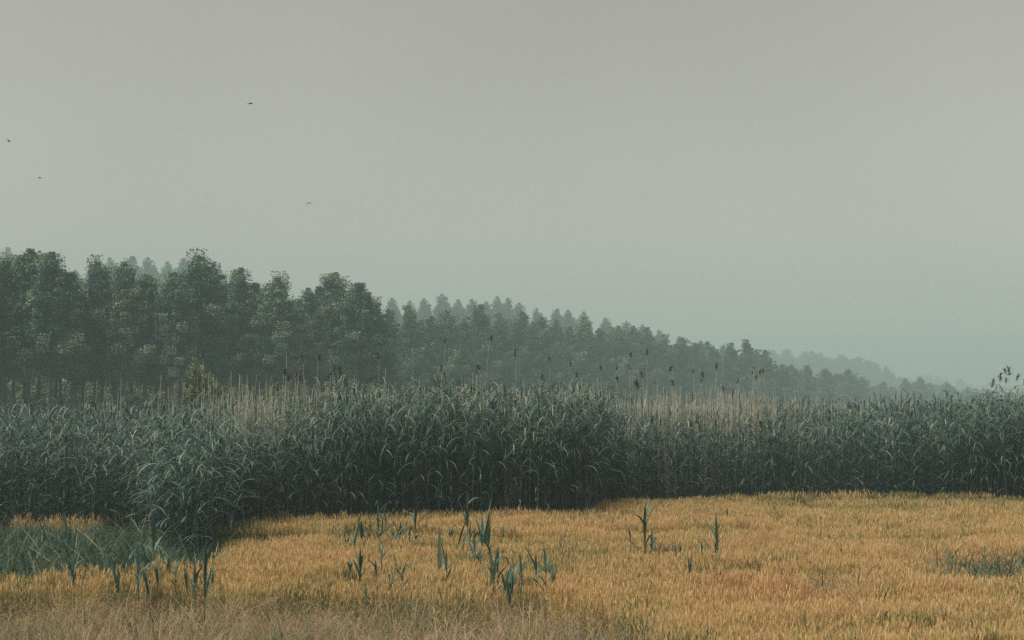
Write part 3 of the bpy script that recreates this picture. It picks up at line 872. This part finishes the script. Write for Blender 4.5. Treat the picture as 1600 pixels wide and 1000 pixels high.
SHOOT_FEET = [(552, 858), (570, 850), (590, 846), (605, 840), (633, 845), (649, 850), (686, 893), (730, 840), (757, 862), (742, 880), (770, 915), (797, 932), (852, 918), (560, 905), (598, 897), (1007, 862), (1121, 868), (186, 916), (218, 913), (233, 920), (262, 900), (320, 925), (117, 905)]
def green_grass():
    r = np.random.default_rng(66)
    n = 9000
    y = r.uniform(17.5, 32, n); x = r.uniform(-.62, -.13, n) * y
    u, v = proj(x, y, .5)
    poly = [(a, b + 6) for a, b in GRASS_POLY]
    k = inpoly(u + r.normal(0, 6, n), v + r.normal(0, 7, n), poly) | ((u < 345) & (v > 812) & (v < 880) & (edge_y(x) - y > -.2) & (r.random(n) < .85))
    org = inpoly(u, v, ORANGE_POLY) & (r.random(n) < .6)
    k &= ~org & (edge_y(x) - y > -.4)
    x, y, u, v = x[k], y[k], u[k], v[k]
    # green weeds standing in the wheat: right edge, before the tall shoots, scattered wisps
    n2 = 30000
    y2 = np.sqrt(r.uniform(13 ** 2, 35 ** 2, n2)); x2 = r.uniform(-.42, .44, n2) * y2
    u2, v2 = proj(x2, y2, .62)
    g = 1.9 * np.exp(-((u2 - 1550) / 80) ** 2 - ((v2 - 884) / 16) ** 2) + 1.1 * np.exp(-((u2 - 1100) / 75) ** 2 - ((v2 - 858) / 7) ** 2) + .16 * np.exp(-((u2 - 1060) / 90) ** 2 - ((v2 - 888) / 16) ** 2)
    g += .12 * np.exp(-((u2 - 460) / 60) ** 2 - ((v2 - 868) / 12) ** 2) + .5 * np.exp(-((u2 - 372) / 30) ** 2 - ((v2 - 832) / 18) ** 2)
    g += .45 * np.exp(-((u2 - 1290) / 70) ** 2 - ((v2 - 905) / 14) ** 2)
    for su, sv in SHOOT_FEET:
        g += .5 * np.exp(-((u2 - su) / 13) ** 2 - ((v2 - sv) / 7) ** 2)
    g += .07 * (fbm(x2 * .8, y2 * 1.2, 91) > .54) + .5 * (edge_y(x2) - y2 < .9 * fbm(x2 * .7, y2, 97) + .2)
    k2 = (r.random(n2) < g * .5) & (edge_y(x2) - y2 > 0) & (v2 < weed_y(u2)) & (u2 > 240)
    wg = .16 + .5 * np.exp(-((u2 - 440) / 90) ** 2 - ((v2 - 985) / 30) ** 2) + .35 * np.exp(-((u2 - 50) / 80) ** 2 - ((v2 - 955) / 25) ** 2)
    k2 |= (v2 > weed_y(u2) + 10) & (r.random(n2) < wg * fbm(x2, y2, 98))
    x = np.concatenate([x, x2[k2]]); y = np.concatenate([y, y2[k2]])
    tall = np.concatenate([np.zeros(len(u), bool), np.ones(int(k2.sum()), bool)])
    n = len(x)
    infront = proj(x, y, .62)[1] > weed_y(proj(x, y, .62)[0])
    s = np.where(tall & infront, r.uniform(.6, 1.0, n), np.where(tall, r.uniform(1.0, 1.35, n), r.uniform(.95, 1.5, n) * (.45 + 1.0 * fbm(x * .9, y * .9, 93))))
    idx = np.where(r.random(n) < np.where(tall, .30, .30), r.integers(6, 9, n), r.integers(0, 6, n))
    s = np.where(tall & (idx < 6), s * np.where(infront, 1.35, 1.5), s)      # short bladed kinds grown up to the ears
    tint = 1.0 * (fbm(x * .9, y * 1.0, 94) - .5) + r.normal(0, .14, n)
    make_instancer('green_grass', 'blue-green grass beside the left wheat and wisps between the ears', np.stack([x, y, 0 * x], 1), np.stack([r.normal(0, .1, n), r.normal(0, .1, n), r.uniform(0, 6.28, n)], 1), np.stack([s, s, s], 1), idx, tint, GRASSES)
green_grass()

def weed_clump(seed):
    r = random.Random(seed)
    mb = MB()
    for k in range(17):
        b = Vector((r.uniform(-.16, .16), r.uniform(-.16, .16), r.uniform(-.02, .12)))
        az, e0 = r.uniform(0, 6.28), r.choice([r.uniform(-5, 40), r.uniform(0, 75)])
        L = r.uniform(.25, .55)
        tt = r.gauss(.5, .16)
        end = ribbon(mb, b, az, math.radians(e0), math.radians(e0 - r.uniform(0, 70)), L, r.uniform(.003, .0055), 4, tt, 1.0, .6)
        for j in range(3):                                   # side twigs and empty pods
            q = b.lerp(end, r.uniform(.35, .95)) + Vector((0, 0, .03))
            ribbon(mb, q, r.uniform(0, 6.28), math.radians(r.uniform(10, 80)), math.radians(r.uniform(-20, 50)), r.uniform(.06, .16), r.uniform(.003, .0065), 2, tt + r.gauss(0, .12), 1.0)
    if seed % 3 == 0:                                        # long bent straws sticking out of the tangle
        for k in range(3):
            az = r.uniform(0, 6.28); e0 = r.uniform(35, 85)
            ribbon(mb, (r.uniform(-.1, .1), r.uniform(-.1, .1), .05), az, math.radians(e0), math.radians(e0 - r.uniform(20, 80)), r.uniform(.6, .95), .005, 6, r.uniform(.6, .9), 1.6, .6)
    return mb.mesh('weeds', M_DRYWEED)
WEEDS = [weed_clump(1000 + k) for k in range(9)]

def dry_weeds():
    r = np.random.default_rng(77)
    n = 15000
    y = r.uniform(9.5, 21, n); x = r.uniform(-.46, .42, n) * y
    u, v = proj(x, y, .60)
    wl = weed_y(u) + 12 * (fbm(x * 1.1, y * 1.1, 3) - .5) * 2 + r.normal(0, 14, n)
    k = v > wl
    k |= (r.random(n) < .05) & (v > 880) & (u > 850)
    x, y, u, v = x[k], y[k], u[k], v[k]; n = len(x)
    s = r.uniform(.75, 1.3, n) * (.30 + 1.25 * fbm(x * 1.1, y * 1.1, 95))
    g = fbm(x * .75 + 3, y * .8, 96)
    g2 = np.exp(-((u - 440) / 90) ** 2 - ((v - 990) / 30) ** 2) + .9 * np.exp(-((u - 50) / 80) ** 2 - ((v - 960) / 25) ** 2) + .6 * np.exp(-((u - 350) / 60) ** 2 - ((v - 975) / 20) ** 2)
    tint = .28 - 2.2 * np.clip(g - .47, 0, 1) - .55 * g2 + r.normal(0, .16, n)
    make_instancer('dry_weeds', 'tangle of dry brown and grey-green weed stems in the foreground', np.stack([x, y, 0 * x], 1), np.stack([r.normal(0, .2, n), r.normal(0, .2, n), r.uniform(0, 6.28, n)], 1), np.stack([s, s, s], 1), r.integers(0, 9, n), tint, WEEDS)
dry_weeds()

# ------------------------------------------------------------------ reed shoots standing in the wheat
R6 = random.Random(3)
SHOOT_GROUP = 'green reed shoots standing in the wheat'
def shoot(px, base, top, label, blades, stem=True, canopy=.60):
    """blades: (height 0..1 above the wheat, screen side -1..1, length m, width m, start elev, end elev)"""
    x, y = unproj(px, base, canopy)
    _, ztop = at_depth(px, top, y)
    hv = ztop - canopy
    t = link('reed_shoot', None, loc=(x, y, 0))
    tag(t, label, 'reed shoot', SHOOT_GROUP)
    lx, ly = R6.uniform(-.05, .05), R6.uniform(-.05, .05)
    def sp(z): return (lx * (z / ztop) ** 2, ly * (z / ztop) ** 2, z)
    if stem:
        mb = MB(); hs_ = canopy + hv * .72
        tube(mb, [sp(hs_ * k / 5) for k in range(6)], [.009, .0085, .008, .0065, .005, .003], 5, .5)
        link('stem', mb.mesh('stem', M_SHOOT), t)
    for hz, side, L, W, e0, e1 in blades:
        az = math.acos(max(-1, min(1, side))) * R6.choice([1, -1])
        mb = MB()
        ribbon(mb, sp(canopy + hv * hz), az, math.radians(e0), math.radians(e1), L, W, 8, R6.uniform(.1, .75), R6.uniform(1.1, 1.8), .3, twist=R6.uniform(-.35, .35), wp=.4)
        link('leaf', mb.mesh('leaf', M_SHOOT), t)
    return t
def std(n, hv, broad=.04, seed=0, spread=1.0):
    """leaves around a stem, the lower ones spreading or hanging, the top one upright"""
    r = random.Random(seed)
    out = []
    for k in range(n):
        q = k / max(1, n - 1)
        out.append((-.15 + .85 * q + r.uniform(-.06, .06), (1 if k % 2 else -1) * r.uniform(.2, 1) * spread, hv * r.uniform(.4, .85), broad * r.uniform(.6, 1.2), r.uniform(40, 82), r.uniform(-75, 60)))
    out.append((.35, r.uniform(-.5, .5), hv * .7, broad * .9, 86, r.uniform(50, 80)))
    return out
def upright(n, hv, broad=.045, seed=0):
    r = random.Random(seed)
    out = [(-.25 + .25 * r.random(), r.uniform(-1, 1), hv * r.uniform(.7, 1.15), broad * r.uniform(.6, 1.15), r.uniform(70, 89), r.uniform(45, 84)) for k in range(n)]
    for k in range(2 + n // 2):                               # thinner leaves breaking away at the side
        out.append((r.uniform(-.2, .45), r.uniform(-1, 1), hv * r.uniform(.4, .75), broad * r.uniform(.35, .6), r.uniform(35, 75), r.uniform(-80, 30)))
    return out
SH = [
    (552, 858, 808, 'pair of broad dark blades left in the row before the tall reeds', upright(2, .6, .06, 1), 0),
    (566, 850, 802, 'broad forked shoot second from left in the row before the tall reeds', upright(3, .55, .055, 2), 0),
    (530, 845, 830, 'low forked sprig leftmost of the shoots before the tall reeds', upright(2, .28, .035, 3), 0),
    (576, 850, 833, 'small dark forked leaf low between the taller row shoots', upright(2, .28, .06, 4), 0),
    (589, 846, 790, 'bushy leafy shoot in the middle of the row before the reeds', std(6, .75, .05, 5), 1),
    (603, 838, 787, 'pale-topped shoot right of the bushy one in the row', std(4, .6, .045, 6), 1),
    (617, 848, 813, 'single broad blade right of the pale-topped shoot', upright(2, .45, .06, 7), 0),
    (633, 843, 813, 'stubby broad blade on its own in the row before the reeds', upright(1, .42, .07, 8), 0),
    (649, 850, 785, 'tall leafy shoot at the right end of the row', std(6, .8, .05, 9), 1),
    (686, 893, 824, 'tall single dark spear-like blade in the middle of the wheat', [(-.1, 0, .78, .062, 90, 88), (-.3, -.8, .35, .03, 60, -20), (-.2, .9, .32, .03, 35, -30), (-.3, .3, .4, .05, 80, 60)], 0),
    (730, 836, 772, 'tallest shoot with a broad upright blade and drooping side leaf', std(6, .85, .055, 11) + [(.1, .0, .75, .07, 89, 86)], 1),
    (716, 852, 815, 'long slanting blade left below the tallest shoot', [(0, .6, .55, .045, 66, 60)], 0),
    (757, 862, 798, 'dense sheaf of broad dark blades right of the tallest shoot', upright(7, .85, .06, 13), 0),
    (742, 880, 834, 'pale ragged shoot below the dense sheaf', std(6, .6, .04, 14), 1),
    (726, 885, 855, 'slanting dark leaf below the pale ragged shoot', [(0, .8, .42, .045, 50, 38)], 0),
    (748, 888, 862, 'short dark upright blade under the pale ragged shoot', upright(1, .4, .06, 16), 0),
    (770, 918, 868, 'bent-over broad blade and upright leaf lower centre', upright(3, .6, .05, 17) + [(.5, .6, .5, .05, 75, -80)], 0),
    (797, 934, 893, 'broad dark cluster of blades lowest in the middle wheat', upright(6, .5, .055, 18), 0),
    (765, 938, 912, 'dark blade slanting right at the foot of the lowest cluster', [(0, .8, .4, .045, 45, 30)], 0),
    (852, 920, 856, 'thin upright shoot with spreading leaves, right of the lowest cluster', std(7, .65, .035, 20), 1),
    (813, 898, 862, 'wispy thin shoot between lowest cluster and the thin upright one', std(3, .4, .025, 21), 1),
    (787, 848, 823, 'small pale sprig right of the dense sheaf', std(3, .35, .03, 22), 1),
    (560, 907, 876, 'low sprawling shoot with leaves spread flat, left of centre', std(6, .6, .04, 23), 0),
    (598, 897, 853, 'thin grey-green shoot right of the sprawling one', std(5, .5, .035, 24), 1),
    (627, 918, 890, 'low tangled sprig right of the thin grey-green shoot', std(4, .4, .03, 25), 0),
    (573, 938, 920, 'small dark blade under the sprawling shoot', upright(1, .28, .04, 26), 0),
    (1007, 862, 788, 'tall corn-like shoot with a drooping left leaf, right of centre', std(6, .85, .05, 27) + [(.2, -.2, .6, .06, 88, 84)], 1),
    (986, 862, 826, 'slim pale sprig left of the tall corn-like shoot', std(3, .4, .025, 28), 1),
    (980, 876, 858, 'dark slanting leaf low left of the corn-like shoot', [(.6, .8, .3, .05, -25, -55), (.6, -.8, .25, .03, -10, -45)], 0),
    (1121, 868, 802, 'lone straight shoot with a forked top, farthest right of the tall ones', upright(2, .5, .05, 30) + [(.35, -.8, .45, .04, 70, 40), (.3, .1, .5, .055, 89, 86)], 1),
    (1100, 868, 846, 'small green tuft just left of the lone straight shoot', upright(5, .32, .035, 31), 0),
    (1137, 805, 790, 'tiny dark tuft near the reeds above the lone straight shoot', upright(2, .22, .035, 32), 0),
    (1080, 902, 878, 'small upright sprig in the open wheat below the lone shoot', upright(3, .35, .035, 33), 0),
    (1219, 905, 890, 'two tiny dark blades on their own in the right wheat', upright(1, .13, .03, 34), 0),
    (1420, 995, 980, 'short green blade near the bottom edge at right', upright(1, .13, .025, 35), 0),
    (1438, 918, 902, 'pair of stub blades in the wheat below the right weed patch', upright(2, .16, .028, 36), 0),
    (105, 836, 793, 'upright pale blade over the left grass', upright(2, .5, .05, 37), 1),
    (240, 872, 808, 'pale broad-leaved shoot standing in the grass before the dark corner', std(4, .75, .06, 38) + [(.3, .4, .5, .07, 85, 75)], 1),
    (117, 912, 870, 'leafy stalk at the edge of grass and wheat far left', std(5, .5, .035, 39), 1),
    (186, 920, 888, 'pair of blades left of the dark left cluster', upright(3, .42, .045, 40), 0),
    (218, 915, 868, 'sprawling leafy shoot in the dark left cluster', std(7, .6, .045, 41), 1),
    (233, 926, 892, 'broad dark blades at the foot of the left cluster', upright(4, .42, .06, 42), 0),
    (262, 900, 866, 'forked shoot with yellow tip right of the left cluster', upright(3, .5, .045, 43), 0),
    (292, 918, 893, 'short forked blades left of the big left shoot', upright(3, .35, .04, 44), 0),
    (320, 932, 866, 'big left shoot with upright blades and spreading leaves', std(6, .75, .045, 45) + upright(3, .8, .045, 46), 1),
]
SPRIGS = [
    (541, 850, 822, 'left of the pair of broad dark blades'), (560, 840, 806, 'between the broad blades and the forked shoot'), (598, 852, 812, 'at the foot of the bushy row shoot'),
    (625, 842, 806, 'between the single blade and the stubby blade'), (641, 858, 826, 'at the foot of the tall shoot ending the row'), (700, 908, 872, 'right beside the spear-like blade'),
    (705, 846, 812, 'left of the tallest shoot'), (722, 872, 838, 'under the long slanting blade'), (735, 862, 822, 'below the tallest shoot'), (752, 850, 804, 'inside the dense sheaf of blades'),
    (765, 874, 832, 'right at the foot of the dense sheaf'), (780, 908, 872, 'between the bent-over blade and the lowest cluster'), (789, 918, 878, 'left in the lowest dark cluster'),
    (812, 920, 886, 'right of the lowest dark cluster'), (840, 908, 876, 'left of the thin upright shoot'), (864, 912, 882, 'right of the thin upright shoot'),
    (545, 905, 880, 'left of the sprawling shoot'), (585, 910, 884, 'between the sprawling and the grey-green shoot'), (612, 914, 890, 'right of the grey-green shoot'),
    (202, 908, 872, 'left in the dark left cluster'), (226, 906, 862, 'in the middle of the dark left cluster'), (247, 908, 878, 'right in the dark left cluster'),
    (276, 914, 888, 'right of the forked yellow-tipped shoot'), (306, 922, 892, 'left at the foot of the big left shoot'), (334, 912, 882, 'right of the big left shoot'), (132, 906, 878, 'right of the leafy stalk far left'),
    (1016, 866, 836, 'right at the foot of the tall corn-like shoot'), (1062, 864, 846, 'in the green weeds right of the corn-like shoot')]
for k, (px, base, top, where) in enumerate(SPRIGS):
    hv_ = (base - top) / 42 * .48
    SH.append((px, base, top, 'small leafy sprig ' + where, std(3 + k % 3, hv_ * 1.3, .03 + .004 * (k % 4), 200 + k) if k % 3 else upright(3, hv_, .036, 200 + k), k % 2))
for px, base, top, lab, bl, st in SH:
    shoot(px, base, top, lab, bl, bool(st))

# ------------------------------------------------------------------ birds
def bird_mesh(dihedral, sweep, seed):
    """swallow-like bird along +X: lofted body with bill, neck and forked tail, two cambered wings, all one mesh"""
    mb = MB()
    st = [(-.095, .004, .003), (-.06, .010, .008), (-.02, .019, .017), (.025, .022, .020), (.055, .015, .014), (.070, .014, .014), (.085, .009, .009), (.093, .003, .003), (.102, .001, .001)]
    n = 8; V, Fc = [], []
    for x, a, b in st:
        for k in range(n):
            t = 2 * math.pi * k / n
            V.append((x, a * math.cos(t), b * math.sin(t) + (.004 if x > .05 else 0)))
    for i in range(len(st) - 1):
        for k in range(n):
            p, q = i * n + k, i * n + (k + 1) % n
            Fc.append((p, q, q + n, p + n))
    Fc += [tuple(range(n))[::-1], tuple(range((len(st) - 1) * n, len(st) * n))]
    mb.add(V, Fc, .4)
    for sgn in (-1, 1):                                       # tail fork
        mb.add([(-.08, sgn * .001, .003), (-.085, sgn * .008, .002), (-.165, sgn * .030, .0), (-.12, sgn * .006, .0), (-.08, sgn * .001, -.002)], [(0, 1, 2, 3), (4, 3, 2, 1)], .2)
        prof = [(0, .045, -.030), (.06, .050, -.022), (.11, .038, -.022), (.155, .012, -.035), (.185, -.035, -.045)]
        V, Fc = [], []
        for s, le, te in prof:
            z = math.sin(dihedral) * s + .010 + .012 * math.sin(s / .185 * math.pi)
            yv = sgn * (math.cos(dihedral) * s + .004)
            V += [(le - sweep * s, yv, z), ((le + te) / 2 - sweep * s, yv, z + .004 * (1 - s / .2)), (te - sweep * s, yv, z - .001), ((le + te) / 2 - sweep * s, yv, z - .003)]
        for i in range(len(prof) - 1):
            for k in range(4):
                p, q = i * 4 + k, i * 4 + (k + 1) % 4
                Fc.append((p, q, q + 4, p + 4))
        mb.add(V, Fc, .25)
    me = mb.mesh('bird', M_BIRD)
    return me
def bird(px, py, D, yaw, bank, dih, sweep, label, s=1.0):
    x, z = at_depth(px, py, D)
    tag(link('bird', bird_mesh(dih, sweep, 1), loc=(x, D, z), rot=(bank, 0, yaw), scl=s), label, 'bird', 'small dark birds in flight')
bird(391, 162, 62, .35, .12, .0, .1, 'dark bird gliding flat, highest of the birds over the left sky', 1.25)
bird(484, 317, 66, 1.2, .0, -.45, .2, 'dark bird with drooped wings, lowest and nearest the tree tops', 1.15)
bird(14, 221, 66, .8, .35, .35, .3, 'tiny dark bird close to the left edge of the sky', 1.0)
bird(62, 278, 70, .25, .15, .15, .2, 'tiny dark bird low in the left sky over the trees', 1.0)
